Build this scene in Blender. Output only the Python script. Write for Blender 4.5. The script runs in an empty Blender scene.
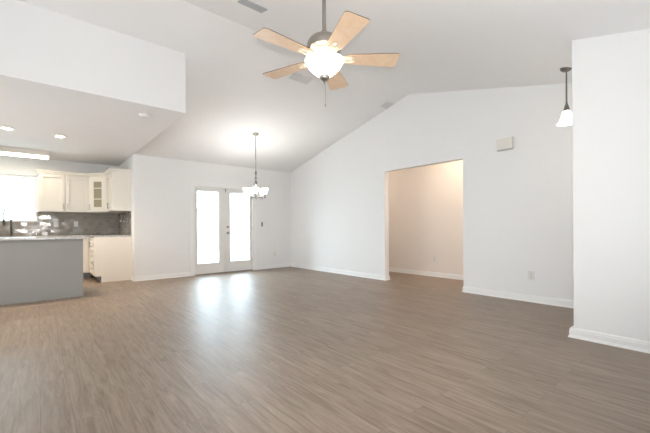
import bpy, bmesh, math, random
from mathutils import Vector, Matrix

# ------------------------------------------------------------------ camera, sky, lights, exposure
SC = bpy.context.scene
COL = SC.collection
V = Vector

H = 1.1173
XR, YF, XL, YS = 5.527, 8.081, 1.541, 4.756        # right wall, far wall, kitchen edge, soffit front
YR, ZR, SF, SN = 3.959, 3.703, 0.2433, 0.246       # ridge and the two slopes
XN, YN = 4.075, 0.977                              # nearer wall on the right
YK, ZC = 9.86, 2.7                                 # kitchen back wall, flat ceiling
XW, YB = -2.6, -0.6                                # walls out of view
XH = 6.76                                          # hall wall

cam_data = bpy.data.cameras.new('camera')
cam = bpy.data.objects.new('camera', cam_data)
COL.objects.link(cam)
SC.camera = cam
fw = V((0.646, 0.7633, 0)).normalized()
right = fw.cross(V((0, 0, 1)))
up = V((0, 0, 1))
roll = math.radians(-0.384)
r2 = right * math.cos(roll) + up * math.sin(roll)
u2 = -right * math.sin(roll) + up * math.cos(roll)
m = Matrix((r2, u2, -fw)).transposed().to_4x4()
m.translation = V((0, 0, H))
cam.matrix_world = m
cam_data.sensor_width = 36
cam_data.lens = 337.95 / 650 * 36
cam_data.shift_y = 10.94 / 650
cam_data.clip_start = 0.02

world = bpy.data.worlds.new('world')
SC.world = world
world.use_nodes = True
bg = world.node_tree.nodes['Background']
bg.inputs['Color'].default_value = (0.70, 0.86, 1.0, 1)
bg.inputs['Strength'].default_value = 9.5


def area(name, loc, direction, sx, sy, power, color=(1, 1, 1), portal=False):
    l = bpy.data.lights.new(name, 'AREA')
    l.shape = 'RECTANGLE'
    l.size, l.size_y = sx, sy
    l.energy = power
    l.color = color
    if portal:
        l.cycles.is_portal = True
    o = bpy.data.objects.new(name, l)
    COL.objects.link(o)
    o.location = loc
    o.rotation_euler = V(direction).to_track_quat('-Z', 'Y').to_euler()
    return o


def point(name, loc, power, color=(1, 1, 1), radius=0.03):
    l = bpy.data.lights.new(name, 'POINT')
    l.energy = power
    l.color = color
    l.shadow_soft_size = radius
    o = bpy.data.objects.new(name, l)
    COL.objects.link(o)
    o.location = loc
    return o


area('door_portal', (3.57, YF + 0.14, 1.07), (0, -1, 0), 1.6, 2.1, 1, portal=True)
area('window_portal', (-0.82, YK + 0.14, 1.79), (0, -1, 0), 1.6, 1.05, 1, portal=True)
area('fill_behind', (1.0, YB + 0.05, 1.0), (0.1, 1, 0.9), 4.5, 1.4, 50, (0.93, 0.97, 1))  # added soft fill behind the camera, tilted up to lift the ceiling
ks = area('fill_kitchen_side', (XW + 0.05, 6.1, 1.5), (1, 0.15, -0.12), 2.6, 1.5, 30, (0.97, 0.97, 0.96))  # added fill aimed across the room to brighten the far right wall
ks.data.spread = math.radians(110)
area('fill_left', (XW + 0.05, 3.2, 0.9), (1, 0.45, 0.8), 4.5, 1.4, 44, (0.95, 0.98, 1))  # added fill from the unseen left side, no window built there
fl_ = bpy.data.lights.new('camera_flash', 'SPOT')
fl_.energy = 148
fl_.color = (1, 0.99, 0.98)
fl_.spot_size = math.radians(125)
fl_.spot_blend = 0.75
fl_.shadow_soft_size = 0.025
flo = bpy.data.objects.new('camera_flash', fl_)
COL.objects.link(flo)
flo.location = (-0.03, -0.045, 1.226)
flo.rotation_euler = (fw + V((0, 0, 0.30))).to_track_quat('-Z', 'Y').to_euler()
point('hall_lamp', (6.1, 3.42, 2.58), 10, (1, 0.80, 0.60), 0.08)
point('hall_far_fill', (6.1, 6.6, 2.3), 11, (1, 0.80, 0.64), 0.08)  # added unseen fill to brighten the far part of the hall
point('hall_near_fill', (6.1, 1.9, 1.9), 11, (1, 0.80, 0.64), 0.08)  # added unseen fill so the near hall is lit evenly
point('foyer_lamp_bounce', (4.85, 0.2, 1.9), 6, (1, 0.93, 0.85), 0.1)

SC.view_settings.view_transform = 'Standard'
SC.view_settings.look = 'None'
SC.view_settings.exposure = 0.68
SC.view_settings.gamma = 1
SC.view_settings.use_curve_mapping = False

# ------------------------------------------------------------------ materials


def srgb(r, g, b):
    def f(c):
        c /= 255
        return c / 12.92 if c <= 0.04045 else ((c + 0.055) / 1.055) ** 2.4
    return (f(r), f(g), f(b), 1)


def mat(name, color, rough=0.5, metal=0.0, emit=None, strength=0.0, noise=0.0, nscale=8.0, bump=0.0, bscale=60.0, spec=0.5):
    mt = bpy.data.materials.new(name)
    mt.use_nodes = True
    nt = mt.node_tree
    b = nt.nodes['Principled BSDF']
    b.inputs['Base Color'].default_value = color
    b.inputs['Roughness'].default_value = rough
    b.inputs['Metallic'].default_value = metal
    b.inputs['Specular IOR Level'].default_value = spec
    if emit:
        b.inputs['Emission Color'].default_value = emit
        b.inputs['Emission Strength'].default_value = strength
    tc = nt.nodes.new('ShaderNodeTexCoord')
    if noise:
        n = nt.nodes.new('ShaderNodeTexNoise')
        n.inputs['Scale'].default_value = nscale
        n.inputs['Detail'].default_value = 6
        nt.links.new(tc.outputs['Object'], n.inputs['Vector'])
        r = nt.nodes.new('ShaderNodeMapRange')
        r.inputs['To Min'].default_value = 1 - noise
        r.inputs['To Max'].default_value = 1 + noise
        nt.links.new(n.outputs['Fac'], r.inputs['Value'])
        h = nt.nodes.new('ShaderNodeHueSaturation')
        h.inputs['Color'].default_value = color
        nt.links.new(r.outputs['Result'], h.inputs['Value'])
        nt.links.new(h.outputs['Color'], b.inputs['Base Color'])
    if bump:
        n2 = nt.nodes.new('ShaderNodeTexNoise')
        n2.inputs['Scale'].default_value = bscale
        n2.inputs['Detail'].default_value = 4
        nt.links.new(tc.outputs['Object'], n2.inputs['Vector'])
        bp = nt.nodes.new('ShaderNodeBump')
        bp.inputs['Strength'].default_value = bump
        bp.inputs['Distance'].default_value = 0.01
        nt.links.new(n2.outputs['Fac'], bp.inputs['Height'])
        nt.links.new(bp.outputs['Normal'], b.inputs['Normal'])
    return mt


M = {}
M['wall'] = mat('wall_paint', (0.82, 0.82, 0.815, 1), 0.75, noise=0.01, nscale=3, bump=0.05, bscale=90, spec=0.25)
M['ceiling'] = mat('ceiling_paint', (0.86, 0.85, 0.845, 1), 0.9, noise=0.012, nscale=3, bump=0.12, bscale=50, spec=0.1)
M['trim'] = mat('trim_paint', (0.84, 0.84, 0.83, 1), 0.35, noise=0.01)
M['door'] = mat('door_paint', (0.78, 0.77, 0.74, 1), 0.35, noise=0.01)
M['cabinet'] = mat('cabinet_paint', (0.83, 0.79, 0.72, 1), 0.32, noise=0.01)
M['inner'] = mat('cabinet_interior', (0.70, 0.66, 0.56, 1), 0.6, noise=0.02)
M['nickel'] = mat('brushed_nickel', (0.40, 0.375, 0.34, 1), 0.28, 1.0, noise=0.05, nscale=30)
M['dark_metal'] = mat('dark_bronze', (0.12, 0.11, 0.10, 1), 0.35, 0.9, noise=0.05)
M['plastic'] = mat('white_plastic', (0.80, 0.80, 0.78, 1), 0.35, noise=0.01)
M['slot'] = mat('dark_slot', (0.06, 0.06, 0.06, 1), 0.6, noise=0.02)
M['beige'] = mat('beige_plastic', (0.74, 0.71, 0.66, 1), 0.45, noise=0.02)
M['island'] = mat('grey_island_paint', srgb(149, 147, 143), 0.5, noise=0.015)
M['vent'] = mat('grey_vent_metal', (0.42, 0.43, 0.44, 1), 0.5, noise=0.02)
M['vent_white'] = mat('white_vent_metal', (0.74, 0.73, 0.72, 1), 0.5, noise=0.02)
M['threshold'] = mat('threshold_metal', (0.30, 0.28, 0.26, 1), 0.4, 0.6, noise=0.05)
M['patio'] = mat('patio_concrete', (0.62, 0.61, 0.58, 1), 0.8, noise=0.08)
M['dark_nickel'] = mat('aged_nickel', (0.22, 0.21, 0.20, 1), 0.3, 1.0, noise=0.05)
M['interior_tone'] = mat('interior_tone_pane', srgb(158, 152, 128), 0.18, noise=0.08, nscale=30)  # opaque olive, the lit look of the cabinet interior put into the pane colour
M['scroll'] = mat('cream_metal', (0.80, 0.72, 0.58, 1), 0.35, 0.3, noise=0.03)
M['toe'] = mat('toe_kick', (0.28, 0.29, 0.31, 1), 0.6, noise=0.02)
WARM = (1.0, 0.86, 0.66, 1)
M['bowl'] = mat('frosted_bowl_glass', (0.9, 0.88, 0.84, 1), 0.35, emit=WARM, strength=3.8, noise=0.02)
M['pshade'] = mat('frosted_pendant_glass', (0.9, 0.9, 0.88, 1), 0.35, emit=(1, 0.94, 0.84, 1), strength=3, noise=0.02)
M['shade'] = mat('frosted_shade_glass', (0.9, 0.9, 0.88, 1), 0.35, emit=(1, 0.96, 0.90, 1), strength=6, noise=0.02)
M['tube'] = mat('fluorescent_lens', (0.9, 0.9, 0.88, 1), 0.4, emit=(1, 0.86, 0.66, 1), strength=6.5, noise=0.01)
M['lamp'] = mat('recessed_lens', (0.9, 0.9, 0.88, 1), 0.4, emit=(1, 0.86, 0.66, 1), strength=25, noise=0.01)


def granite():
    mt = mat('grey_granite', (0.5, 0.5, 0.5, 1), 0.15)
    nt = mt.node_tree
    b = nt.nodes['Principled BSDF']
    tc = nt.nodes.new('ShaderNodeTexCoord')
    n = nt.nodes.new('ShaderNodeTexNoise')
    n.inputs['Scale'].default_value = 90
    n.inputs['Detail'].default_value = 5
    cr = nt.nodes.new('ShaderNodeValToRGB')
    cr.color_ramp.elements[0].position = 0.35
    cr.color_ramp.elements[0].color = srgb(120, 118, 118)
    cr.color_ramp.elements[1].position = 0.62
    cr.color_ramp.elements[1].color = srgb(205, 203, 200)
    nt.links.new(tc.outputs['Object'], n.inputs['Vector'])
    nt.links.new(n.outputs['Fac'], cr.inputs['Fac'])
    nt.links.new(cr.outputs['Color'], b.inputs['Base Color'])
    return mt


M['granite'] = granite()


def glass():
    mt = bpy.data.materials.new('clear_glass')
    mt.use_nodes = True
    nt = mt.node_tree
    nt.nodes.remove(nt.nodes['Principled BSDF'])
    out = nt.nodes['Material Output']
    t = nt.nodes.new('ShaderNodeBsdfTransparent')
    t.inputs['Color'].default_value = (0.96, 0.98, 0.97, 1)
    g = nt.nodes.new('ShaderNodeBsdfGlossy')
    g.inputs['Roughness'].default_value = 0.02
    lw = nt.nodes.new('ShaderNodeLayerWeight')
    lw.inputs['Blend'].default_value = 0.15
    mx = nt.nodes.new('ShaderNodeMixShader')
    nt.links.new(lw.outputs['Fresnel'], mx.inputs['Fac'])
    nt.links.new(t.outputs['BSDF'], mx.inputs[1])
    nt.links.new(g.outputs['BSDF'], mx.inputs[2])
    nt.links.new(mx.outputs['Shader'], out.inputs['Surface'])
    return mt


M['glass'] = glass()


def floor_mat():
    mt = mat('wood_plank_floor', (0.3, 0.25, 0.2, 1), 0.34)
    nt = mt.node_tree
    L = nt.links.new
    b = nt.nodes['Principled BSDF']
    tc = nt.nodes.new('ShaderNodeTexCoord')
    sep = nt.nodes.new('ShaderNodeSeparateXYZ')
    com = nt.nodes.new('ShaderNodeCombineXYZ')
    L(tc.outputs['Object'], sep.inputs[0])
    L(sep.outputs['Y'], com.inputs['X'])
    L(sep.outputs['X'], com.inputs['Y'])

    def brick(c1, c2, mortar):
        br = nt.nodes.new('ShaderNodeTexBrick')
        br.inputs['Color1'].default_value = c1
        br.inputs['Color2'].default_value = c2
        br.inputs['Mortar'].default_value = mortar
        br.inputs['Scale'].default_value = 1
        br.inputs['Brick Width'].default_value = 1.22
        br.inputs['Row Height'].default_value = 0.152
        br.inputs['Mortar Size'].default_value = 0.0012
        br.inputs['Mortar Smooth'].default_value = 0.2
        br.offset = 0.37
        L(com.outputs[0], br.inputs['Vector'])
        return br
    br = brick((0, 0, 0, 1), (1, 1, 1, 1), (0.5, 0.5, 0.5, 1))
    # per-plank shift of the grain
    sc = nt.nodes.new('ShaderNodeVectorMath')
    sc.operation = 'SCALE'
    sc.inputs['Scale'].default_value = 7.3
    L(br.outputs['Color'], sc.inputs[0])
    ad = nt.nodes.new('ShaderNodeVectorMath')
    ad.operation = 'ADD'
    L(com.outputs[0], ad.inputs[0])
    L(sc.outputs[0], ad.inputs[1])
    mp = nt.nodes.new('ShaderNodeMapping')
    mp.inputs['Scale'].default_value = (1.7, 20, 1)
    L(ad.outputs[0], mp.inputs['Vector'])
    n = nt.nodes.new('ShaderNodeTexNoise')
    n.inputs['Scale'].default_value = 1.6
    n.inputs['Detail'].default_value = 9
    n.inputs['Roughness'].default_value = 0.62
    n.inputs['Distortion'].default_value = 0.8
    L(mp.outputs[0], n.inputs['Vector'])
    cr = nt.nodes.new('ShaderNodeValToRGB')
    e = cr.color_ramp.elements
    e[0].position = 0.30
    e[0].color = srgb(116, 99, 85)
    e[1].position = 0.72
    e[1].color = srgb(162, 145, 129)
    k = e.new(0.5)
    k.color = srgb(142, 125, 110)
    L(n.outputs['Fac'], cr.inputs['Fac'])
    # plank tone
    mr = nt.nodes.new('ShaderNodeMapRange')
    mr.inputs['To Min'].default_value = 0.94
    mr.inputs['To Max'].default_value = 1.05
    L(br.outputs['Color'], mr.inputs['Value'])
    hs = nt.nodes.new('ShaderNodeHueSaturation')
    L(cr.outputs['Color'], hs.inputs['Color'])
    L(mr.outputs['Result'], hs.inputs['Value'])
    # seams
    mx = nt.nodes.new('ShaderNodeMix')
    mx.data_type = 'RGBA'
    L(br.outputs['Fac'], mx.inputs[0])
    L(hs.outputs['Color'], mx.inputs[6])
    mx.inputs[7].default_value = srgb(112, 97, 84)
    L(mx.outputs[2], b.inputs['Base Color'])
    r2_ = nt.nodes.new('ShaderNodeMapRange')
    r2_.inputs['To Min'].default_value = 0.37
    r2_.inputs['To Max'].default_value = 0.52
    L(n.outputs['Fac'], r2_.inputs['Value'])
    L(r2_.outputs['Result'], b.inputs['Roughness'])
    bp = nt.nodes.new('ShaderNodeBump')
    bp.inputs['Strength'].default_value = 0.22
    bp.inputs['Distance'].default_value = 0.004
    L(n.outputs['Fac'], bp.inputs['Height'])
    L(bp.outputs['Normal'], b.inputs['Normal'])
    return mt


M['floor'] = floor_mat()


def tile_mat(tilt):
    mt = mat('glass_mosaic_tile', (0.3, 0.28, 0.25, 1), 0.12)
    nt = mt.node_tree
    L = nt.links.new
    b = nt.nodes['Principled BSDF']
    geo = nt.nodes.new('ShaderNodeTexCoord')
    sep = nt.nodes.new('ShaderNodeSeparateXYZ')
    L(geo.outputs['Object'], sep.inputs[0])
    su = nt.nodes.new('ShaderNodeMath')
    su.operation = 'ADD'
    L(sep.outputs['X'], su.inputs[0])
    L(sep.outputs['Y'], su.inputs[1])
    com = nt.nodes.new('ShaderNodeCombineXYZ')
    L(su.outputs[0], com.inputs['X'])
    L(sep.outputs['Z'], com.inputs['Y'])
    br = nt.nodes.new('ShaderNodeTexBrick')
    br.inputs['Color1'].default_value = srgb(150, 141, 128)
    br.inputs['Color2'].default_value = srgb(130, 122, 112)
    br.inputs['Mortar'].default_value = srgb(150, 144, 134)
    br.inputs['Scale'].default_value = 1
    br.inputs['Brick Width'].default_value = 0.10
    br.inputs['Row Height'].default_value = 0.075
    br.inputs['Mortar Size'].default_value = 0.0025
    L(com.outputs[0], br.inputs['Vector'])
    L(br.outputs['Color'], b.inputs['Base Color'])
    # every tile sits at a slightly different tilt and so catches the light alone
    br2 = nt.nodes.new('ShaderNodeTexBrick')
    br2.inputs['Scale'].default_value = 1
    br2.inputs['Brick Width'].default_value = 0.10
    br2.inputs['Row Height'].default_value = 0.075
    br2.inputs['Mortar Size'].default_value = 0.0025
    br2.inputs['Color1'].default_value = (0, 0, 0, 1)
    br2.inputs['Color2'].default_value = (1, 1, 1, 1)
    L(com.outputs[0], br2.inputs['Vector'])
    wn = nt.nodes.new('ShaderNodeTexWhiteNoise')
    wn.noise_dimensions = '3D'
    L(br2.outputs['Color'], wn.inputs['Vector'])
    sb = nt.nodes.new('ShaderNodeVectorMath')
    sb.operation = 'SUBTRACT'
    sb.inputs[1].default_value = (0.5, 0.5, 0.5)
    L(wn.outputs['Color'], sb.inputs[0])
    s2 = nt.nodes.new('ShaderNodeVectorMath')
    s2.operation = 'SCALE'
    s2.inputs['Scale'].default_value = tilt
    L(sb.outputs[0], s2.inputs[0])
    g = nt.nodes.new('ShaderNodeNewGeometry')
    a = nt.nodes.new('ShaderNodeVectorMath')
    a.operation = 'ADD'
    L(g.outputs['Normal'], a.inputs[0])
    L(s2.outputs[0], a.inputs[1])
    nn = nt.nodes.new('ShaderNodeVectorMath')
    nn.operation = 'NORMALIZE'
    L(a.outputs[0], nn.inputs[0])
    L(nn.outputs[0], b.inputs['Normal'])
    return mt


M['tile'] = tile_mat(0.05)
M['tile_side'] = tile_mat(0.32)


def blade_mat():
    mt = mat('maple_blade', (0.6, 0.45, 0.3, 1), 0.4)
    nt = mt.node_tree
    L = nt.links.new
    b = nt.nodes['Principled BSDF']
    tc = nt.nodes.new('ShaderNodeTexCoord')
    n = nt.nodes.new('ShaderNodeTexNoise')
    n.inputs['Scale'].default_value = 14
    n.inputs['Detail'].default_value = 6
    cr = nt.nodes.new('ShaderNodeValToRGB')
    cr.color_ramp.elements[0].position = 0.3
    cr.color_ramp.elements[0].color = srgb(226, 194, 162)
    cr.color_ramp.elements[1].position = 0.7
    cr.color_ramp.elements[1].color = srgb(234, 207, 178)
    L(tc.outputs['Object'], n.inputs['Vector'])
    L(n.outputs['Fac'], cr.inputs['Fac'])
    L(cr.outputs['Color'], b.inputs['Base Color'])
    return mt


M['maple'] = blade_mat()
M['walnut'] = mat('walnut_edge', srgb(96, 66, 48), 0.45, noise=0.1)

# ------------------------------------------------------------------ mesh helpers


def box(bm, x0, x1, y0, y1, z0, z1, bevel=0.0):
    vs = [bm.verts.new((x, y, z)) for x in (x0, x1) for y in (y0, y1) for z in (z0, z1)]
    idx = [(0, 1, 3, 2), (4, 6, 7, 5), (0, 4, 5, 1), (2, 3, 7, 6), (0, 2, 6, 4), (1, 5, 7, 3)]
    fs = [bm.faces.new([vs[i] for i in f]) for f in idx]
    if bevel:
        es = list({e for f in fs for e in f.edges})
        bmesh.ops.bevel(bm, geom=es, offset=bevel, segments=2, profile=0.5, affect='EDGES')
    return bm


def prism(bm, pts, d):
    """closed polygon pts (3-D, coplanar) extruded by vector d"""
    d = V(d)
    a = [bm.verts.new(V(p)) for p in pts]
    b = [bm.verts.new(V(p) + d) for p in pts]
    n = len(pts)
    bm.faces.new(a)
    bm.faces.new(b[::-1])
    for i in range(n):
        bm.faces.new((a[i], b[i], b[(i + 1) % n], a[(i + 1) % n]))
    return bm


def tube(bm, pts, r, seg=10, r_end=None):
    pts = [V(p) for p in pts]
    rings = []
    n = len(pts)
    ref = None
    for i, p in enumerate(pts):
        t = (pts[min(i + 1, n - 1)] - pts[max(i - 1, 0)]).normalized()
        if ref is None or abs(ref.dot(t)) > 0.99:
            ref = V((0, 0, 1)) if abs(t.z) < 0.9 else V((1, 0, 0))
        s = t.cross(ref).normalized()
        q = s.cross(t).normalized()
        ref = q
        rr = r if r_end is None else r + (r_end - r) * i / (n - 1)
        rings.append([bm.verts.new(p + (s * math.cos(a) + q * math.sin(a)) * rr)
                      for a in [2 * math.pi * k / seg for k in range(seg)]])
    for i in range(n - 1):
        for k in range(seg):
            bm.faces.new((rings[i][k], rings[i][(k + 1) % seg], rings[i + 1][(k + 1) % seg], rings[i + 1][k]))
    bm.faces.new(rings[0][::-1])
    bm.faces.new(rings[-1])
    return bm


def lathe(bm, c, prof, seg=32, axis=None):
    """prof: list of (radius, z) going along; optional axis tilts it"""
    c = V(c)
    q = V((0, 0, 1)).rotation_difference(V(axis).normalized()) if axis is not None else None
    rings = []
    for r, z in prof:
        ring = []
        if r < 1e-5:
            p = V((0, 0, z))
            if q:
                p = q @ p
            ring = [bm.verts.new(c + p)]
        else:
            for k in range(seg):
                a = 2 * math.pi * k / seg
                p = V((r * math.cos(a), r * math.sin(a), z))
                if q:
                    p = q @ p
                ring.append(bm.verts.new(c + p))
        rings.append(ring)
    for a, b in zip(rings, rings[1:]):
        for k in range(seg):
            k2 = (k + 1) % seg
            if len(a) == 1 and len(b) == 1:
                continue
            if len(a) == 1:
                bm.faces.new((a[0], b[k2], b[k]))
            elif len(b) == 1:
                bm.faces.new((a[k], a[k2], b[0]))
            else:
                bm.faces.new((a[k], a[k2], b[k2], b[k]))
    for ring, f in ((rings[0], -1), (rings[-1], 1)):
        if len(ring) > 1:
            bm.faces.new(ring[::f])
    return bm


WL = {}


def link(name, bm, material, parent=None, smooth=False, mats=None):
    bmesh.ops.recalc_face_normals(bm, faces=bm.faces[:])
    xs = [v.co.x for v in bm.verts]
    ys = [v.co.y for v in bm.verts]
    zs = [v.co.z for v in bm.verts]
    o0 = V(((min(xs) + max(xs)) / 2, (min(ys) + max(ys)) / 2, min(zs)))
    bmesh.ops.translate(bm, verts=bm.verts[:], vec=-o0)
    me = bpy.data.meshes.new(name)
    bm.to_mesh(me)
    bm.free()
    for mm in (mats or [material]):
        me.materials.append(mm)
    if smooth:
        for p in me.polygons:
            p.use_smooth = True
        try:
            me.set_sharp_from_angle(angle=math.radians(38))
        except Exception:
            pass
    o = bpy.data.objects.new(name, me)
    COL.objects.link(o)
    if parent:
        o.parent = parent
        o.location = o0 - WL[parent.name]
    else:
        o.location = o0
    WL[o.name] = o0
    return o


def B():
    return bmesh.new()


def thing(name, loc, label, cat, group=None):
    o = bpy.data.objects.new(name, None)
    o.empty_display_size = 0.1
    COL.objects.link(o)
    o.location = loc
    WL[o.name] = V(loc)
    return tag(o, label, cat, group)


def tag(o, label, cat, group=None):
    o['label'] = label
    o['category'] = cat
    if group:
        o['group'] = group
    return o


def struct(name, bm, material, label, cat, smooth=False):
    o = link(name, bm, material, None, smooth)
    o['kind'] = 'structure'
    return tag(o, label, cat)


def shift_mesh_to_world(o):
    """object coordinates = world coordinates (for textures that must line up)"""
    l = o.location.copy()
    o.data.transform(Matrix.Translation(l))
    o.location = (0, 0, 0)
    WL[o.name] = V((0, 0, 0))


# ------------------------------------------------------------------ structure
T = 0.126
fl = struct('floor', box(B(), XW, XH + 0.1, YB, YK, -0.05, 0), M['floor'], 'grey brown wood plank floor of the whole room', 'floor')
shift_mesh_to_world(fl)

zb = ZR - SN * (YR - YB)
zf_ = ZC
bm = B()
prism(bm, [(XW, YR, ZR), (XW, YF, ZC), (XW, YF, ZC + 0.12), (XW, YR, ZR + 0.12), (XW, YB, zb + 0.12), (XW, YB, zb)], (XR - XW, 0, 0))
struct('ceiling', bm, M['ceiling'], 'vaulted white ceiling with its ridge over the living area', 'ceiling')
bm = B()
prism(bm, [(XW, YS, ZC), (XW, YK, ZC), (XW, YK, ZC + 0.1), (XW, YF, ZC + 0.02), (XW, YS, ZC + SF * (YF - YS) + 0.01)], (XL - XW, 0, 0))
M['kceil'] = M['ceiling']
struct('wall_soffit', bm, M['wall'], 'dropped white soffit box over the kitchen, its underside the kitchen ceiling', 'soffit')
# flat painted kitchen ceiling board just under the soffit
struct('ceiling', box(B(), XW, XL - 0.0005, YS + 0.001, YK, ZC - 0.004, ZC), M['ceiling'], 'flat low ceiling over the kitchen with recessed lights', 'ceiling')
struct('ceiling', box(B(), XR + T, XH + 0.1, 1.2, 7.2, ZC, ZC + 0.1), M['ceiling'], 'flat ceiling of the side hall beyond the opening', 'ceiling')

# far wall with the double door opening
DX0, DX1, DZ = 2.79, 4.343, 2.135
bm = B()
prism(bm, [(XL, YF, 0), (DX0, YF, 0), (DX0, YF, DZ), (DX1, YF, DZ), (DX1, YF, 0), (XR + T, YF, 0), (XR + T, YF, ZC + .11), (XL, YF, ZC + .11)], (0, T, 0))
struct('wall_far', bm, M['wall'], 'white far wall with the glazed double doors', 'wall')
# kitchen right wall (behind the far wall's left end)
struct('wall_kitchen_right', box(B(), XL, XL + T, YF + T, YK + T, 0, ZC + .1), M['wall'], 'white wall closing the right end of the kitchen', 'wall')
# kitchen back wall with window
WX0, WX1, WZ0, WZ1 = -1.62, -0.035, 1.285, 2.30
bm = B()
box(bm, XW, WX0, YK, YK + T, 0, ZC + .1)
box(bm, WX1, XL, YK, YK + T, 0, ZC + .1)
box(bm, WX0, WX1, YK, YK + T, 0, WZ0)
box(bm, WX0, WX1, YK, YK + T, WZ1, ZC + .1)
struct('wall_kitchen_back', bm, M['wall'], 'kitchen back wall with the bright window', 'wall')
# right wall with the cased opening and gable top
OY0, OY1, OZ = 2.88, 4.592, 2.282
bm = B()
prism(bm, [(XR, YB, 0), (XR, OY0, 0), (XR, OY0, OZ), (XR, OY1, OZ), (XR, OY1, 0), (XR, YF, 0), (XR, YF, ZC + .11), (XR, YR, ZR + .11), (XR, YB, zb + .11)], (T, 0, 0))
struct('wall_right', bm, M['wall'], 'white gable wall with the tall cased opening to the hall', 'wall')
# nearer wall on the right
bm = B()
prism(bm, [(XN, YB, 0), (XN, YN, 0), (XN, YN, ZR - SN * (YR - YN) + .01), (XN, YB, zb + .01)], (T, 0, 0))
struct('wall_near', bm, M['wall'], 'white wall nearest the camera at the right edge', 'wall')
struct('wall_back', box(B(), XW - T, XR + T, YB - T, YB, 0, ZC + .3), M['wall'], 'wall behind the camera', 'wall')
bm = B()
prism(bm, [(XW, YB, 0), (XW, YK + T, 0), (XW, YK + T, ZC + .1), (XW, YF, ZC + .1), (XW, YR, ZR + .1), (XW, YB, zb + .1)], (-T, 0, 0))
struct('wall_left', bm, M['wall'], 'wall left of the camera out of view', 'wall')
M['hallwall'] = mat('hall_warm_tint', (0.82, 0.77, 0.72, 1), 0.75, noise=0.01, nscale=3, bump=0.05, bscale=90, spec=0.25)  # warm lamplight tint put into the wall colour
bm = B()
box(bm, XH, XH + 0.1, 1.2, 7.2, 0, ZC + .1)
box(bm, XR + T, XH, 1.1, 1.2, 0, ZC + .1)
box(bm, XR + T, XH, 7.2, 7.3, 0, ZC + .1)
struct('wall_hall', bm, M['hallwall'], 'hall wall with a warm light tint in its colour, seen through the opening', 'wall')

# baseboards -------------------------------------------------------
BP = [(0, 0), (0.022, 0), (0.021, 0.008), (0.015, 0.022), (0.013, 0.028), (0.013, 0.068), (0.010, 0.076), (0.010, 0.086), (0.005, 0.096), (0, 0.100)]


def base_run(bm, p0, p1, nrm, e0=0, e1=0):
    """e = +1 outer mitre (extends with depth), -1 inner mitre, 0 square"""
    p0, p1, nrm = V(p0), V(p1), V(nrm)
    d = (p1 - p0).normalized()
    a = [bm.verts.new(p0 + nrm * x - d * x * e0 + V((0, 0, z))) for x, z in BP]
    b = [bm.verts.new(p1 + nrm * x + d * x * e1 + V((0, 0, z))) for x, z in BP]
    n = len(BP)
    bm.faces.new(a)
    bm.faces.new(b[::-1])
    for i in range(n):
        bm.faces.new((a[i], b[i], b[(i + 1) % n], a[(i + 1) % n]))


CX0, CX1 = 2.70, 4.43
bm = B()
base_run(bm, (XL, YF, 0), (CX0, YF, 0), (0, -1, 0), 1, 0)
base_run(bm, (XL, YF + 0.27, 0), (XL, YF, 0), (-1, 0, 0), 0, 1)
base_run(bm, (CX1, YF, 0), (XR, YF, 0), (0, -1, 0), 0, -1)
struct('baseboard_far', bm, M['trim'], 'white stepped baseboard along the far wall either side of the doors', 'baseboard')
bm = B()
base_run(bm, (XR, YF, 0), (XR, OY1, 0), (-1, 0, 0), -1, 1)
base_run(bm, (XR, OY1, 0), (XR + T, OY1, 0), (0, -1, 0), 1, 1)
base_run(bm, (XR, OY0, 0), (XR, YB, 0), (-1, 0, 0), 1, 0)
base_run(bm, (XR, OY0, 0), (XR + T, OY0, 0), (0, 1, 0), 1, 1)
struct('baseboard_right', bm, M['trim'], 'white stepped baseboard along the gable wall', 'baseboard')
bm = B()
YE = YN + 0.022
base_run(bm, (XN, YE, 0), (XN, YB, 0), (-1, 0, 0), 1, 0)
base_run(bm, (XN, YE, 0), (XN + T, YE, 0), (0, 1, 0), 1, 1)
box(bm, XN, XN + T, YN, YE, 0, 0.1)
base_run(bm, (XN + T, YE, 0), (XN + T, YB, 0), (1, 0, 0), 1, 0)
struct('baseboard_near', bm, M['trim'], 'white baseboard of the nearest wall at lower right', 'baseboard')
bm = B()
base_run(bm, (XH, 7.2, 0), (XH, 1.2, 0), (-1, 0, 0))
struct('baseboard_hall', bm, M['trim'], 'baseboard of the hall wall seen through the opening', 'baseboard')

# door casing --------------------------------------------------------
bm = B()
cz = 2.25
for x0, x1 in ((CX0, DX0 + 0.012), (DX1 - 0.012, CX1)):
    box(bm, x0, x1, YF - 0.016, YF + 0.001, 0, cz - 0.022, 0.003)
box(bm, DX0 + 0.012, DX1 - 0.012, YF - 0.0155, YF + 0.001, DZ - 0.012, cz - 0.022)
box(bm, CX0 - 0.012, CX1 + 0.012, YF - 0.024, YF + 0.001, cz - 0.022, cz, 0.003)
for x0, x1 in ((DX0, DX0 + 0.02), (DX1 - 0.02, DX1)):
    box(bm, x0, x1, YF, YF + T, 0, DZ)
box(bm, DX0, DX1, YF, YF + T, DZ - 0.02, DZ)
struct('trim_1', bm, M['trim'], 'white casing around the glazed double doors', 'door trim')
struct('trim_2', box(B(), DX0 + .02, DX1 - .02, YF + 0.0, YF + T, 0.0, 0.018), M['threshold'], 'metal threshold under the double doors', 'threshold')
# narrow wall end cap edge of kitchen is part of wall_far

# doors --------------------------------------------------------------


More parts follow.
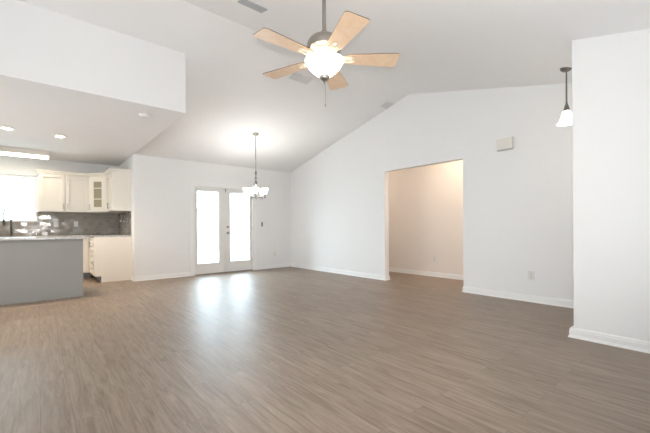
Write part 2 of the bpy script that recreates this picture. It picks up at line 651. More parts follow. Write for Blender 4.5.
def french_leaf(name, x0, x1, gx0, gx1, gz0, gz1, label, hardware=None):
    y0, y1 = YF + 0.03, YF + 0.072
    z0, z1 = 0.020, DZ - 0.022
    root = thing(name, ((x0 + x1) / 2, (y0 + y1) / 2, z0), label, 'door')
    root['kind'] = 'structure'
    bm = B()
    box(bm, x0, gx0, y0, y1, z0, z1)
    box(bm, gx1, x1, y0, y1, z0, z1)
    box(bm, gx0, gx1, y0, y1, z0, gz0)
    box(bm, gx0, gx1, y0, y1, gz1, z1)
    link('door_frame', bm, M['door'], root)
    bm = B()
    w = 0.022
    for yy0, yy1 in ((y0 - 0.010, y0 + .002),):
        box(bm, gx0 - w, gx0 + .006, yy0, yy1, gz0 - w, gz1 + w, 0.003)
        box(bm, gx1 - .006, gx1 + w, yy0, yy1, gz0 - w, gz1 + w, 0.003)
        box(bm, gx0, gx1, yy0, yy1, gz0 - w, gz0 + .006, 0.003)
        box(bm, gx0, gx1, yy0, yy1, gz1 - .006, gz1 + w, 0.003)
    link('glazing_bead', bm, M['door'], root)
    link('glass_pane', box(B(), gx0, gx1, y0 + 0.018, y0 + 0.023, gz0, gz1), M['glass'], root)
    return root, y0


r1, yd = french_leaf('door_1', DX0 + .021, 3.551, 2.875, 3.412, 0.268, 2.010, 'left glazed leaf of the white double doors')
r2_, yd = french_leaf('door_2', 3.556, DX1 - .021, 3.708, 4.258, 0.276, 2.010, 'right glazed leaf of the white double doors, with knob and deadbolt')
link('astragal', box(B(), 3.535, 3.575, yd - 0.014, yd - 0.001, 0.022, DZ - 0.024, 0.004), M['door'], r2_)
bm = B()
lathe(bm, (3.642, yd, 0.995), [(0.034, -0.001), (0.034, 0.008), (0.014, 0.014), (0.012, 0.034), (0.026, 0.044), (0.031, 0.056), (0.026, 0.068), (0, 0.072)], 20, (0, -1, 0))
k = link('door_knob', bm, M['nickel'], r2_, True)
k['label'] = 'round nickel door knob'
bm = B()
lathe(bm, (3.642, yd, 1.145), [(0.032, -0.001), (0.032, 0.012), (0.022, 0.018), (0, 0.018)], 20, (0, -1, 0))
box(bm, 3.637, 3.647, yd - 0.036, yd - 0.016, 1.130, 1.160, 0.002)
link('deadbolt', bm, M['nickel'], r2_, True)
bm = B()
box(bm, 3.572, 3.600, yd - 0.022, yd, 2.055, 2.095, 0.003)
lathe(bm, (3.586, yd - .01, 2.0), [(0.006, 0), (0.006, 0.07)], 10)
link('flush_bolt', bm, M['dark_metal'], r2_)
bm = B()
for z in (0.25, 1.05, 1.85):
    lathe(bm, (DX1 - 0.02, yd - 0.004, z), [(0.007, 0), (0.007, 0.09)], 10)
link('hinge', bm, M['nickel'], r2_)
bm = B()
for z in (0.25, 1.05, 1.85):
    lathe(bm, (DX0 + 0.02, yd - 0.004, z), [(0.007, 0), (0.007, 0.09)], 10)
link('hinge', bm, M['nickel'], r1)

# kitchen window -----------------------------------------------------
root = thing('window_1', ((WX0 + WX1) / 2, YK + 0.06, WZ0), 'bright kitchen window above the faucet', 'window')
root['kind'] = 'structure'
bm = B()
f = 0.045
y0, y1 = YK + 0.05, YK + 0.10
box(bm, WX0, WX0 + f, y0, y1, WZ0, WZ1)
box(bm, WX1 - f, WX1, y0, y1, WZ0, WZ1)
box(bm, WX0 + f, WX1 - f, y0, y1, WZ0, WZ0 + f)
box(bm, WX0 + f, WX1 - f, y0, y1, WZ1 - f, WZ1)
box(bm, -0.85, -0.81, y0, y1, WZ0 + f, WZ1 - f)
link('window_frame', bm, M['trim'], root)
bm = B()
box(bm, WX0 + f, -0.85, y0 + .01, y1 - .01, 1.735, 1.765)
box(bm, -0.81, WX1 - f, y0 + .01, y1 - .01, 1.735, 1.765)
link('meeting_rail', bm, M['trim'], root)
link('glass_pane', box(B(), WX0 + f, -0.85, YK + .072, YK + .077, WZ0 + f, WZ1 - f), M['glass'], root)
link('glass_pane', box(B(), -0.81, WX1 - f, YK + .072, YK + .077, WZ0 + f, WZ1 - f), M['glass'], root)
link('window_sill', box(B(), WX0, WX1, YK - 0.02, YK + 0.05, WZ0 - .0, WZ0 + 0.014, 0.003), M['trim'], root)

# outside: patio and its screen cage ------------------------------------
gr = struct('patio_slab', box(B(), -6, 12, YF + T, 18, -0.25, -0.06), M['patio'], 'pale concrete patio outside the double doors', 'patio')
root = thing('patio_screen_frame', (3.5, 11.6, -0.06), 'white aluminium screen frame on the patio, seen through the door glass', 'screen frame')
for x in (1.9, 3.05, 4.2, 5.35, 6.5, 7.65):
    link('post', box(B(), x, x + 0.05, 11.6, 11.65, -0.06, 2.9), M['trim'], root)
link('rail', box(B(), 1.9, 7.7, 11.6, 11.65, 2.9, 2.95), M['trim'], root)
link('rail', box(B(), 1.9, 7.7, 11.601, 11.649, 1.72, 1.77), M['trim'], root)
link('rail', box(B(), 1.9, 7.7, 11.601, 11.649, 0.72, 0.77), M['trim'], root)

# ------------------------------------------------------------------ kitchen
TOP = 0.955


def shaker(root, name, p0, udir, w, z0, z1, nrm, rail=0.07, th=0.026, panel=True, handle=None):
    """door standing on plane through p0 (x,y), width w along udir, nrm = outward normal"""
    u = V((udir[0], udir[1], 0)).normalized()
    n = V((nrm[0], nrm[1], 0)).normalized()
    p = V((p0[0], p0[1], 0))

    def slab(bm, a, b, c, d, t0, t1):
        q = [p + u * a + n * t0, p + u * b + n * t0, p + u * b + n * t1, p + u * a + n * t1]
        prism(bm, [(v.x, v.y, c) for v in q], (0, 0, d - c))
    bm = B()
    g = 0.004
    slab(bm, g, rail, z0 + g, z1 - g, 0, th)
    slab(bm, w - rail, w - g, z0 + g, z1 - g, 0, th)
    slab(bm, rail, w - rail, z0 + g, z0 + rail, 0, th)
    slab(bm, rail, w - rail, z1 - rail, z1 - g, 0, th)
    if panel:
        slab(bm, rail, w - rail, z0 + rail, z1 - rail, 0, th - 0.022)
    d = link(name, bm, M['cabinet'], root)
    if handle:
        hu, hz0, hz1 = handle
        a = p + u * hu + n * (th + 0.028)
        bm = B()
        if hz0 == hz1:     # horizontal
            s, e = a - u * 0.05 + V((0, 0, hz0)), a + u * 0.05 + V((0, 0, hz0))
            tube(bm, [s, e], 0.006, 8)
            for t in (0.2, 0.8):
                c = s.lerp(e, t)
                tube(bm, [c, c - n * 0.03], 0.005, 8)
        else:
            s, e = a + V((0, 0, hz0)), a + V((0, 0, hz1))
            tube(bm, [s, e], 0.006, 8)
            for t in (0.15, 0.85):
                c = s.lerp(e, t)
                tube(bm, [c, c - n * 0.03], 0.005, 8)
        link('handle', bm, M['nickel'], d, True)['label'] = 'slim nickel bar handle'
    return d, slab


UZ0, UZ1, CRZ = 1.505, 2.335, 2.405


def crown(root, path, pre=None, post=None):
    """path of (x,y) along the front line with outward normals to mitre"""
    prof = [(0, UZ1 - .005), (0.012, UZ1 - .005), (0.014, UZ1 + 0.012), (0.030, UZ1 + 0.040), (0.042, UZ1 + 0.052), (0.042, CRZ), (0, CRZ)]
    bm = B()
    full = ([pre] if pre else []) + list(path) + ([post] if post else [])
    path = full
    n = len(path)
    rings = []
    for i in range(n):
        if (pre and i == 0) or (post and i == n - 1):
            continue
        p = V((path[i][0], path[i][1], 0))
        ns = []
        if i > 0:
            d = V((p.x - path[i - 1][0], p.y - path[i - 1][1], 0)).normalized()
            ns.append(V((d.y, -d.x, 0)))
        if i < n - 1:
            d = V((path[i + 1][0] - p.x, path[i + 1][1] - p.y, 0)).normalized()
            ns.append(V((d.y, -d.x, 0)))
        nn = sum(ns, V((0, 0, 0))).normalized()
        k = 1 / max(nn.dot(ns[0]), 0.3)
        rings.append([bm.verts.new(p + nn * k * a + V((0, 0, z))) for a, z in prof])
    for a, b in zip(rings, rings[1:]):
        for j in range(len(prof)):
            bm.faces.new((a[j], b[j], b[(j + 1) % len(prof)], a[(j + 1) % len(prof)]))
    bm.faces.new(rings[0])
    bm.faces.new(rings[-1][::-1])
    link('crown_moulding', bm, M['cabinet'], root)


# upper two-door cabinet
ux0, ux1, uy = 0.0, 0.898, 9.535
root = thing('upper_cabinet', (0.45, 9.7, UZ0), 'cream two-door upper cabinet beside the kitchen window', 'cabinet')
link('cabinet_body', box(B(), ux0, ux1, uy, YK - .001, UZ0, UZ1), M['cabinet'], root)
shaker(root, 'door', (ux0 + .005, uy), (1, 0), 0.443, UZ0 + .005, UZ1 - .01, (0, -1), handle=(0.405, 1.56, 1.69))
shaker(root, 'door', (ux0 + .452, uy), (1, 0), 0.443, UZ0 + .005, UZ1 - .01, (0, -1), handle=(0.038, 1.56, 1.69))
_u = V((0.306, -0.325, 0)).normalized()
_n = V((-abs(_u.y), -abs(_u.x), 0))
_a = V((0.902, 9.53, 0)) + _n * .02
_t = (uy - .02 - _a.y) / _u.y
JA = (_a.x + _u.x * _t, uy - .02)
_t = (1.19 - _a.x) / _u.x
JB = (1.19, _a.y + _u.y * _t)
crown(root, [(ux0, YK - .05), (ux0, uy - .02), JA], post=JB)
# corner cabinet with glass door
cx0, cy0, cx1, cy1 = 0.902, 9.53, 1.208, 9.205
root = thing('corner_cabinet', (1.25, 9.55, UZ0), 'cream corner upper cabinet with a narrow glass door', 'cabinet')
du = V((cx1 - cx0, cy1 - cy0, 0))
wd = du.length
du.normalize()
dn = V((-abs(du.y), -abs(du.x), 0)).normalized()
bm = B()
foot = [(cx0, cy0), (cx0, YK - .001), (XL - .001, YK - .001), (XL - .001, cy1), (cx1, cy1)]
for z0, z1 in ((UZ0, UZ0 + .02), (UZ1 - .02, UZ1)):
    prism(bm, [(x, y, z0) for x, y in foot], (0, 0, z1 - z0))
box(bm, cx0, cx0 + .018, cy0, YK - .001, UZ0 + .02, UZ1 - .02)
box(bm, cx1, XL - .001, cy1, cy1 + .018, UZ0 + .02, UZ1 - .02)
link('cabinet_body', bm, M['cabinet'], root)
bm = B()
box(bm, cx0 + .018, XL - .001, YK - .013, YK - .001, UZ0 + .02, UZ1 - .02)
box(bm, XL - .013, XL - .001, cy1 + .018, YK - .013, UZ0 + .02, UZ1 - .02)
link('back_panel', bm, M['inner'], root)
for z in (1.77, 2.05):
    bm = B()
    prism(bm, [(cx0 + .03, cy0 + .02, z), (cx0 + .03, YK - .02, z), (XL - .02, YK - .02, z), (XL - .02, cy1 + .03, z), (cx1 + .02, cy1 + .03, z)], (0, 0, .016))
    link('shelf', bm, M['cabinet'], root)
d, slab = shaker(root, 'glass_door', (cx0 + du.x * .006, cy0 + du.y * .006), (du.x, du.y), wd - .012, UZ0 + .005, UZ1 - .01, (dn.x, dn.y), rail=0.115, panel=False, handle=(0.035, 1.56, 1.69))
for z in (1.80, 2.05):
    bm = B()
    slab(bm, 0.115, wd - .012 - .115, z, z + .02, 0.002, .018)
    link('muntin', bm, M['cabinet'], d)
bm = B()
slab(bm, 0.112, wd - .012 - .112, UZ0 + .11, UZ1 - .115, 0.007, .011)
link('glass_pane', bm, M['interior_tone'], d)
crown(root, [JA, JB], pre=(0, uy - .02), post=(1.19, 8.38))
# right upper cabinet
root = thing('upper_cabinet', (1.38, 8.8, UZ0), 'cream upper cabinet whose plain side panel faces the room', 'cabinet')
RX = 1.210
link('cabinet_body', box(B(), RX, XL - .001, 8.38, 9.2, UZ0, UZ1), M['cabinet'], root)
shaker(root, 'door', (RX, 9.198), (0, -1), 0.405, UZ0 + .005, UZ1 - .01, (-1, 0), handle=(0.365, 1.56, 1.69))
shaker(root, 'door', (RX, 8.79), (0, -1), 0.405, UZ0 + .005, UZ1 - .01, (-1, 0), handle=(0.04, 1.56, 1.69))
crown(root, [JB, (RX - .02, 8.38), (XL - .001, 8.38)], pre=JA)

# base cabinets on the right
BX, BY, BY1, BZ = 0.885, 8.38, 9.26, 0.945
root = thing('base_cabinet', (1.2, 8.8, 0), 'white base cabinet with drawers, side panel facing the room', 'cabinet')
bm = B()
prism(bm, [(BX, BY, 0.13), (BX, BY, BZ), (XL - .001, BY, BZ), (XL - .001, BY, 0), (BX + .10, BY, 0), (BX + .10, BY, 0.13)], (0, 0.02, 0))
link('side_panel', bm, M['cabinet'], root)
link('cabinet_body', box(B(), BX, XL - .001, BY + .02, 9.858, 0.13, BZ), M['cabinet'], root)
link('toe_kick', box(B(), BX + .10, XL - .03, BY + .02, 9.3, 0, 0.13), M['toe'], root)
dz = [(0.14, 0.395), (0.40, 0.655), (0.66, 0.785), (0.79, 0.935)]
for a, b in dz:
    shaker(root, 'drawer', (BX, 8.85), (0, -1), 0.46, a, b, (-1, 0), rail=0.03, handle=(0.23, (a + b) / 2 + .02, (a + b) / 2 + .02))
shaker(root, 'door', (BX, 9.24), (0, -1), 0.385, 0.14, 0.935, (-1, 0), handle=(0.34, 0.72, 0.85))
# base cabinets along the back wall
root = thing('base_cabinet', (-0.4, 9.56, 0), 'cream base cabinet run under the kitchen window, behind the island', 'cabinet')
link('cabinet_body', box(B(), -2.58, BX - .022, BY1, 9.858, 0.13, BZ), M['cabinet'], root)
link('toe_kick', box(B(), -2.58, BX + .0, BY1 + .08, 9.8, 0, 0.13), M['toe'], root)
for i in range(7):
    x = BX - .03 - (i + 1) * 0.47
    shaker(root, 'door', (x, BY1), (1, 0), 0.465, 0.14, 0.935, (0, -1), handle=((0.425 if i % 2 else 0.04), 0.72, 0.85))

# L-shaped worktop
bm = B()
ov = 0.025
prism(bm, [(-2.58, BY1 - ov, BZ), (BX - ov, BY1 - ov, BZ), (BX - ov, BY - .004, BZ), (XL - .002, BY - .004, BZ), (XL - .002, YK - .002, BZ), (-2.58, YK - .002, BZ)], (0, 0, .034))
tag(link('countertop', bm, M['granite']), 'L-shaped grey stone worktop against the tiled kitchen walls', 'worktop')
CT = BZ + .034
# backsplash
bm = B()
box(bm, -2.58, XL - .002, YK - .012, YK - .001, CT + .0005, WZ0)
box(bm, WX1 + .0, XL - .002, YK - .012, YK - .001, WZ0, UZ0 - .001)
o = link('backsplash', bm, M['tile'])
shift_mesh_to_world(o)
tag(o, 'glossy grey-brown tile backsplash behind the worktop and under the window', 'backsplash')
bm = B()
box(bm, XL - .012, XL - .001, BY + .0, YK - .013, CT + .0005, UZ0 - .001)
o = link('backsplash', bm, M['tile_side'])
shift_mesh_to_world(o)
tag(o, 'glossy tile backsplash on the right end wall, under the side-panelled upper cabinet', 'backsplash')

# faucet
fx, fy = -0.45, 9.74
root = thing('faucet', (fx, fy, CT), 'tall spring pull-down faucet in front of the kitchen window', 'faucet')
bm = B()
lathe(bm, (fx, fy, CT), [(0.030, 0), (0.030, 0.012), (0.020, 0.02), (0.018, 0.16), (0.015, 0.17), (0.013, 0.26), (0, 0.26)], 16)
link('faucet_body', bm, M['dark_metal'], root, True)
arc = [V((fx, fy, CT + .25))]
R_ = 0.055
for k in range(0, 13):
    a = math.pi * k / 12
    arc.append(V((fx - R_ + R_ * math.cos(a), fy - 0.02 * (k / 12), CT + .50 + 0.075 * math.sin(a))))
arc.append(V((fx - 2 * R_, fy - .02, CT + .36)))
bm = B()
tube(bm, arc, 0.014, 10)
for i in range(24):      # coil of the spring
    z = CT + .27 + i * 0.0095
    lathe(bm, (fx, fy, z), [(0.012, 0), (0.0145, 0.0025), (0.012, 0.005)], 10)
link('spring_neck', bm, M['dark_metal'], root, True)
bm = B()
lathe(bm, (fx - 2 * R_, fy - .02, CT + .22), [(0.012, 0), (0.017, 0.01), (0.017, 0.10), (0.012, 0.14), (0, 0.14)], 14)
link('spray_head', bm, M['dark_metal'], root, True)
bm = B()
tube(bm, [(fx, fy, CT + .30), (fx - R_, fy - .01, CT + .31), (fx - 2 * R_, fy - .02, CT + .31)], 0.005, 8)
link('spray_holder', bm, M['dark_metal'], root, True)
bm = B()
tube(bm, [(fx + .01, fy, CT + .085), (fx + .07, fy - .005, CT + .090), (fx + .11, fy - .01, CT + .105)], 0.009, 8)
link('lever_handle', bm, M['nickel'], root, True)

# island
IX, IY, IZ = 0.553, 6.92, 0.955
root = thing('kitchen_island', (-0.8, 7.3, 0), 'grey painted kitchen island with a plain panelled back', 'island')
link('back_panel', box(B(), -2.0, IX, IY, IY + .02, 0, IZ), M['island'], root)
link('cabinet_body', box(B(), -2.0, IX - .005, IY + .02, IY + .62, 0.10, IZ), M['island'], root)
link('toe_kick', box(B(), -1.98, IX - .05, IY + .02, IY + .55, 0.0, 0.10), M['toe'], root)
link('corner_strip', box(B(), IX - .02, IX + .006, IY - .006, IY + .02, 0, IZ), M['island'], root)
for i in range(5):
    x = IX - .012 - (i + 1) * 0.49
    bm = B()
    box(bm, x, x + .485, IY + .62, IY + .64, 0.12, IZ - .01, 0.004)
    link('door', bm, M['island'], root)
tag(link('island_countertop', box(B(), -2.06, IX + .055, IY - .06, IY + .70, IZ, IZ + .034, 0.004), M['granite']), 'light grey stone countertop lying on the grey island', 'worktop')

# outlets and switches ---------------------------------------------------


def plate(name, c, nrm, w, h, label, cat, kind='outlet', group=None, material=None):
    """wall plate; nrm is (nx,ny)"""
    n = V((nrm[0], nrm[1], 0))
    u = V((-n.y, n.x, 0))
    c = V(c)
    root = thing(name, c, label, cat, group)

    def blk(bm, a0, a1, z0, z1, t0, t1):
        q = [c + u * a0 + n * t0, c + u * a1 + n * t0, c + u * a1 + n * t1, c + u * a0 + n * t1]
        prism(bm, [(v.x, v.y, c.z + z0) for v in q], (0, 0, z1 - z0))
    bm = B()
    blk(bm, -w / 2, w / 2, -h / 2, h / 2, 0.0, 0.005)
    blk(bm, -w / 2 + .004, w / 2 - .004, -h / 2 + .004, h / 2 - .004, 0.005, 0.007)
    link('cover_plate', bm, material or M['plastic'], root)
    if kind == 'outlet':
        for s in (-1, 1):
            bm = B()
            blk(bm, -.017, .017, s * .021 - .014, s * .021 + .014, 0.007, 0.009)
            so = link('socket', bm, material or M['plastic'], root)
            bm = B()
            blk(bm, -.008, -.005, s * .021 - .004, s * .021 + .006, 0.009, 0.0096)
            blk(bm, .005, .008, s * .021 - .004, s * .021 + .006, 0.009, 0.0096)
            blk(bm, -.002, .002, s * .021 - .011, s * .021 - .007, 0.009, 0.0096)
            link('slots', bm, M['slot'], so)
    else:
        k = 2 if w > 0.1 else 1
        for i in range(k):
            x = (i - (k - 1) / 2) * 0.046
            bm = B()
            blk(bm, x - .016, x + .016, -.033, .033, 0.007, 0.010)
            link('rocker', bm, M['plastic'], root)
    return root


M['outlet'] = mat('outlet_ivory', (0.72, 0.71, 0.69, 1), 0.4, noise=0.01)
plate('wall_outlet', (4.997, YF, 0.394), (0, -1), 0.075, 0.12, 'white outlet low on the far wall right of the double doors', 'outlet', material=M['outlet'])
plate('wall_outlet', (XR, 1.837, 0.388), (-1, 0), 0.085, 0.13, 'white outlet low on the gable wall near the nearest wall', 'outlet', material=M['outlet'])
plate('wall_outlet', (XH, 4.192, 0.394), (-1, 0), 0.085, 0.13, 'cream outlet low on the hall wall inside the opening', 'outlet', material=M['outlet'])
plate('wall_outlet', (0.297, YK - .012, 1.226), (0, -1), 0.085, 0.125, 'white outlet on the backsplash nearest the kitchen window', 'outlet')
plate('wall_outlet', (0.666, YK - .012, 1.238), (0, -1), 0.085, 0.125, 'white outlet on the backsplash under the two-door cabinet\'s right door', 'outlet')
plate('light_switch', (4.749, YF, 1.208), (0, -1), 0.118, 0.12, 'white double light switch right of the double doors', 'light switch', kind='switch')
root = thing('fan_remote', (4.601, YF, 1.208), 'small dark slim remote in a cradle left of the light switch', 'remote control')
link('cradle', box(B(), 4.578, 4.624, YF - .012, YF, 1.148, 1.262, 0.003), M['vent'], root)
link('remote', box(B(), 4.584, 4.618, YF - .026, YF - .012, 1.165, 1.275, 0.004), M['dark_metal'], root)
root = thing('door_chime', (XR, 2.185, 2.29), 'beige rectangular door chime high on the gable wall', 'door chime')
bm = B()
box(bm, XR - .055, XR, 2.065, 2.305, 2.305, 2.475, 0.006)
link('cover', bm, M['beige'], root)
bm = B()
box(bm, XR - .045, XR, 2.075, 2.295, 2.293, 2.305)
link('bottom_trim', bm, M['vent'], root)

# ------------------------------------------------------------------ ceiling fittings


def zfar(y):
    return ZC + SF * (YF - y)


def znear(y):
    return ZR - SN * (YR - y)


def vent_on_slope(name, x0, x1, y0, y1, zfun, material, label, nslat=7, along='x'):
    root = thing(name, ((x0 + x1) / 2, (y0 + y1) / 2, zfun((y0 + y1) / 2) - .02), label, 'vent')
    s = zfun(y1) - zfun(y0)

    def sb(bm, a0, a1, b0, b1, t0, t1):
        pts = [(a0, b0, zfun(b0) - t0), (a1, b0, zfun(b0) - t0), (a1, b1, zfun(b1) - t0), (a0, b1, zfun(b1) - t0)]
        prism(bm, pts, (0, 0, t0 - t1))
    bm = B()
    w = 0.018
    sb(bm, x0, x1, y0, y0 + w, 0, .012)
    sb(bm, x0, x1, y1 - w, y1, 0, .012)
    sb(bm, x0, x0 + w, y0 + w, y1 - w, 0, .012)
    sb(bm, x1 - w, x1, y0 + w, y1 - w, 0, .012)
    link('vent_frame', bm, material, root)
    bm = B()
    sb(bm, x0 + w, x1 - w, y0 + w, y1 - w, 0.0, .002)
    link('vent_back_plate', bm, material, root)  # closed plate behind the louvres, same colour as the vent
    bm = B()
    for i in range(nslat):
        yy = y0 + w + (y1 - y0 - 2 * w) * (i + .5) / nslat
        z = zfun(yy)
        prism(bm, [(x0 + w, yy - .006, z - .003), (x0 + w, yy + .005, z - .012), (x0 + w, yy + .007, z - .012), (x0 + w, yy - .004, z - .003)], (x1 - x0 - 2 * w, 0, 0))
    link('louvres', bm, material, root)
    return root


vent_on_slope('ceiling_vent', 1.645, 1.935, 3.245, 3.375, znear, M['vent'], 'grey louvred ceiling vent above the left fan blades')
vent_on_slope('ceiling_vent', 3.12, 3.49, 4.415, 4.57, zfar, M['vent_white'], 'white louvred ceiling vent half hidden behind the lower fan blades')
vent_on_slope('ceiling_vent', 5.30, 5.50, 4.32, 4.50, zfar, M['vent_white'], 'small pale ceiling vent beside the gable wall near the ridge')

# smoke detector
root = thing('smoke_detector', (1.12, 5.19, ZC - .045), 'round white smoke detector under the kitchen soffit edge', 'smoke detector')
bm = B()
lathe(bm, (1.12, 5.19, ZC - .044), [(0, 0), (0.040, 0), (0.055, 0.006), (0.062, 0.018), (0.064, 0.028), (0.070, 0.030), (0.070, 0.040), (0, 0.040)], 28)
link('housing', bm, M['plastic'], root, True)
bm = B()
lathe(bm, (1.12, 5.19, ZC - .047), [(0, 0), (0.012, 0), (0.012, 0.004), (0, 0.004)], 14)
link('test_button', bm, M['vent'], root)

# recessed lights
proto = thing('recessed_light', (-0.372, 7.214, ZC - .004), 'recessed downlight in the kitchen ceiling, leftmost in view', 'recessed light', 'recessed kitchen ceiling lights')
bm = B()
c = V((-0.372, 7.214, ZC - .012))
lathe(bm, c, [(0.062, 0.008), (0.062, 0.002), (0.085, 0), (0.088, 0.008)], 28)
link('trim_ring', bm, M['plastic'], proto, True)
bm = B()
lathe(bm, c + V((0, 0, .003)), [(0, 0), (0.062, 0), (0.062, 0.004), (0, 0.004)], 28)
link('lens', bm, M['lamp'], proto)


def copy_tree(o, loc, label):
    r = o.copy()
    COL.objects.link(r)
    r.location = loc
    r['label'] = label
    for ch in list(o.children):
        cc = ch.copy()
        COL.objects.link(cc)
        cc.parent = r
    return r


copy_tree(proto, (0.28, 7.28, ZC - .004), 'recessed downlight in the kitchen ceiling nearer the upper cabinets')
for x in (-0.372, 0.28):
    l = bpy.data.lights.new('downlight', 'SPOT')
    l.energy = 62
    l.color = (1, 0.78, 0.55)
    l.spot_size = math.radians(125)
    l.spot_blend = 0.7
    l.shadow_soft_size = 0.05
    o = bpy.data.objects.new('downlight', l)
    COL.objects.link(o)
    o.location = (x, 7.25, ZC - .03)

# fluorescent box over the sink side
root = thing('ceiling_light_box', (-0.7, 9.04, 2.6), 'long lit fluorescent ceiling fixture near the kitchen window', 'ceiling light')
bm = B()
box(bm, -1.6, 0.178, 8.82, 8.87, 2.600, ZC - .004)
box(bm, -1.6, 0.178, 9.235, 9.26, 2.605, ZC - .004)
box(bm, 0.153, 0.178, 8.845, 9.235, 2.605, ZC - .004)
box(bm, -1.6, -1.575, 8.845, 9.235, 2.605, ZC - .004)
link('frame', bm, M['cabinet'], root)
bm = B()
box(bm, -1.575, 0.153, 8.87, 9.235, 2.594, 2.612, 0.003)
link('diffuser', bm, M['tube'], root)

# ------------------------------------------------------------------ ceiling fan
FX, FY = 1.957, 2.306
zc = znear(FY)
root = thing('ceiling_fan', (FX, FY, zc), 'five-blade ceiling fan with pale wood blades and a lit glass bowl', 'ceiling fan')
bm = B()
lathe(bm, (FX, FY, 0), [(0, 3.19), (0.02, 3.19), (0.055, 3.21), (0.075, 3.26), (0.078, 3.275), (0.078, 3.315), (0, 3.315)], 28)
link('canopy', bm, M['nickel'], root, True)
bm = B()
lathe(bm, (FX, FY, 0), [(0, 2.82), (0.017, 2.82), (0.017, 3.20), (0, 3.20)], 16)
link('downrod', bm, M['nickel'], root, True)
bm = B()
lathe(bm, (FX, FY, 0), [(0, 2.690), (0.10, 2.690), (0.135, 2.695), (0.152, 2.705), (0.158, 2.725), (0.155, 2.755), (0.140, 2.785), (0.115, 2.808), (0.080, 2.822), (0.035, 2.832), (0.030, 2.862), (0.024, 2.875), (0, 2.875)], 40)
link('motor_housing', bm, M['nickel'], root, True)
bm = B()
lathe(bm, (FX, FY, 0), [(0, 2.620), (0.070, 2.620), (0.075, 2.63), (0.062, 2.65), (0.075, 2.675), (0.095, 2.690), (0, 2.690)], 32)
link('switch_housing', bm, M['scroll'], root, True)
bm = B()
lathe(bm, (FX, FY, 0), [(0.030, 2.462), (0.072, 2.482), (0.112, 2.515), (0.148, 2.556), (0.168, 2.590), (0.173, 2.606), (0.160, 2.612),
                        (0.150, 2.596), (0.110, 2.525), (0.080, 2.495), (0.028, 2.475)], 40)
bowl = link('glass_bowl', bm, M['bowl'], root, True)
bowl['label'] = 'glowing frosted glass bowl'
bm = B()
lathe(bm, (FX, FY, 0), [(0, 2.400), (0.006, 2.405), (0.009, 2.418), (0.016, 2.424), (0.030, 2.436), (0.043, 2.450), (0.046, 2.466), (0.040, 2.474), (0, 2.474)], 24)
link('finial', bm, M['nickel'], root, True)
bm = B()
px, py = FX + 0.01, FY - 0.0
tube(bm, [(px, py, 2.405), (px, py, 2.23)], 0.0015, 6)
lathe(bm, (px, py, 2.20), [(0, 0), (0.005, 0.004), (0.006, 0.02), (0.002, 0.03), (0, 0.03)], 10)
link('pull_chain', bm, M['nickel'], root, True)
PH = -0.638
for k in range(5):
    a = PH - k * 2 * math.pi / 5
    rad = V((math.cos(a), math.sin(a), 0))
    tan = V((-math.sin(a), math.cos(a), 0))
    pitch = math.radians(-7)
    wv = tan * math.cos(pitch) + V((0, 0, 1)) * math.sin(pitch)
    nv = rad.cross(wv).normalized()
    c0 = V((FX, FY, 2.628))
    # outline (r, w)
    out = [(0.19, -0.052), (0.22, -0.070), (0.45, -0.088), (0.625, -0.101), (0.645, -0.100), (0.658, -0.092), (0.664, -0.078),
           (0.664, 0.078), (0.658, 0.092), (0.645, 0.100), (0.625, 0.101), (0.45, 0.088), (0.22, 0.070), (0.19, 0.052)]
    bm = B()
    prism(bm, [c0 + rad * r + wv * w - nv * .003 for r, w in out], nv * .006)
    bm.faces.ensure_lookup_table()
    bmesh.ops.recalc_face_normals(bm, faces=bm.faces[:])
    for f_ in bm.faces:
        f_.material_index = 0 if f_.normal.z < -0.7 else 1
    bl = link('blade', bm, None, root, mats=[M['maple'], M['walnut']])
    # ornate bracket under the blade
    bm = B()
    cc = c0 + rad * 0.235 - nv * .006
    for R1, off in ((0.034, 0.0), (0.018, 0.0)):
        ring = []
        for j in range(21):
            t = 2 * math.pi * j / 20
            ring.append(cc + rad * R1 * 1.25 * math.cos(t) + wv * R1 * math.sin(t) - nv * .003)
        tube(bm, ring, 0.0055, 6)
    pl = [(0.075, -0.016), (0.13, -0.012), (0.17, -0.020), (0.20, -0.030), (0.20, 0.030), (0.17, 0.020), (0.13, 0.012), (0.075, 0.016)]
    prism(bm, [V((FX, FY, 2.640 - (r - .075) * 0.10)) + rad * r + wv * w - nv * .006 for r, w in pl], nv * .008)
    for s in (-1, 1):
        tube(bm, [c0 + rad * 0.12 + wv * 0.010 * s - nv * .008, c0 + rad * 0.16 + wv * .038 * s - nv * .008, c0 + rad * 0.20 + wv * .040 * s - nv * .008, c0 + rad * 0.225 + wv * .024 * s - nv * .008], 0.005, 6)
    link('blade_bracket', bm, M['scroll'], bl, True)

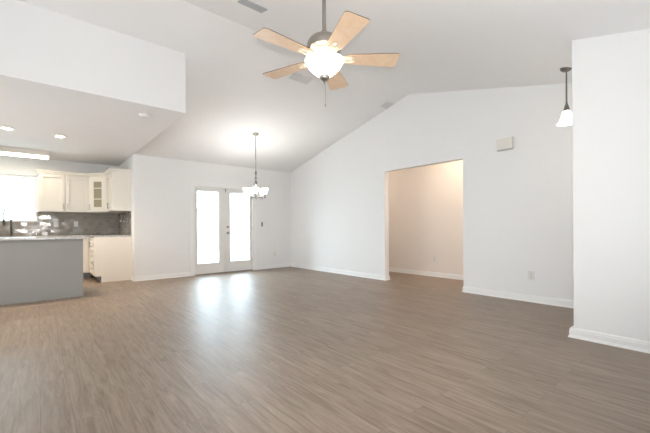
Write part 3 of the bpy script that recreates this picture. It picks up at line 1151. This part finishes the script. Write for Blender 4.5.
# ------------------------------------------------------------------ chandelier
CX, CY = 3.514, 6.408
zc = zfar(CY)
root = thing('chandelier', (CX, CY, zc), 'five-shade nickel chandelier hanging before the double doors', 'chandelier')
bm = B()
lathe(bm, (CX, CY, zc), [(0, -0.045), (0.012, -0.045), (0.045, -0.03), (0.065, -0.012), (0.068, 0.018), (0, 0.018)], 24)
link('canopy', bm, M['nickel'], root, True)
bm = B()
tube(bm, [(CX, CY, zc - .04), (CX, CY, 2.32)], 0.0065, 10)
for z in (2.92, 2.76, 2.60, 2.46):
    lathe(bm, (CX, CY, z), [(0.0066, 0), (0.010, 0.006), (0.010, 0.014), (0.0066, 0.02)], 10)
link('hanging_rod', bm, M['dark_nickel'], root, True)
bm = B()
lathe(bm, (CX, CY, 0), [(0, 1.735), (0.010, 1.74), (0.016, 1.755), (0.010, 1.765), (0.020, 1.775), (0.022, 1.80), (0.012, 1.815), (0.010, 1.98),
                        (0.016, 2.00), (0.026, 2.03), (0.030, 2.06), (0.026, 2.09), (0.014, 2.11), (0.012, 2.15), (0.030, 2.165), (0.030, 2.178), (0.014, 2.19), (0.012, 2.24), (0.024, 2.26), (0.018, 2.31), (0.008, 2.34), (0, 2.34)], 20)
link('centre_column', bm, M['dark_nickel'], root, True)
for k in range(5):
    a = math.radians(20 + 72 * k)
    d = V((math.cos(a), math.sin(a), 0))
    c = V((CX, CY, 0))
    bm = B()
    Ra = 0.198
    tube(bm, [c + d * .012 + V((0, 0, 1.785)), c + d * .06 + V((0, 0, 1.772)), c + d * .12 + V((0, 0, 1.766)), c + d * Ra + V((0, 0, 1.77))], 0.007, 8)
    lathe(bm, c + d * Ra, [(0, 1.735), (0.008, 1.738), (0.012, 1.75), (0.010, 1.765), (0.014, 1.775), (0.014, 1.81), (0.024, 1.815), (0.024, 1.832), (0, 1.832)], 16)
    arm = link('arm', bm, M['dark_nickel'], root, True)
    bm = B()
    lathe(bm, c + d * Ra, [(0.024, 1.828), (0.036, 1.838), (0.048, 1.865), (0.056, 1.895), (0.068, 1.925), (0.080, 1.945),
                           (0.076, 1.945), (0.052, 1.897), (0.042, 1.865), (0.020, 1.834)], 24)
    link('glass_shade', bm, M['shade'], root, True)
    point('chandelier_bulb', c + d * Ra + V((0, 0, 1.90)), 3.0, (1, 0.97, 0.93), 0.018)

# ------------------------------------------------------------------ pendant
PX, PY = 4.915, 1.235
zc = znear(PY)
root = thing('pendant_light', (PX, PY, zc), 'small nickel pendant with a lit bell shade beside the nearest wall', 'pendant light')
bm = B()
lathe(bm, (PX, PY, zc), [(0, -0.040), (0.012, -0.040), (0.040, -0.030), (0.058, -0.016), (0.066, 0.0), (0.066, 0.018), (0, 0.018)], 24)
link('canopy', bm, M['dark_nickel'], root, True)
bm = B()
tube(bm, [(PX, PY, zc - .03), (PX, PY, 2.60)], 0.0085, 10)
link('rod', bm, M['dark_nickel'], root, True)
bm = B()
lathe(bm, (PX, PY, 0), [(0, 2.515), (0.030, 2.515), (0.032, 2.53), (0.026, 2.56), (0.020, 2.585), (0.012, 2.60), (0.010, 2.625), (0, 2.625)], 18)
link('socket_cap', bm, M['dark_nickel'], root, True)
bm = B()
lathe(bm, (PX, PY, 0), [(0.030, 2.518), (0.043, 2.505), (0.052, 2.475), (0.062, 2.43), (0.080, 2.39), (0.105, 2.362),
                        (0.100, 2.362), (0.075, 2.393), (0.057, 2.43), (0.047, 2.475), (0.038, 2.50), (0.028, 2.51)], 28)
link('glass_shade', bm, M['pshade'], root, True)
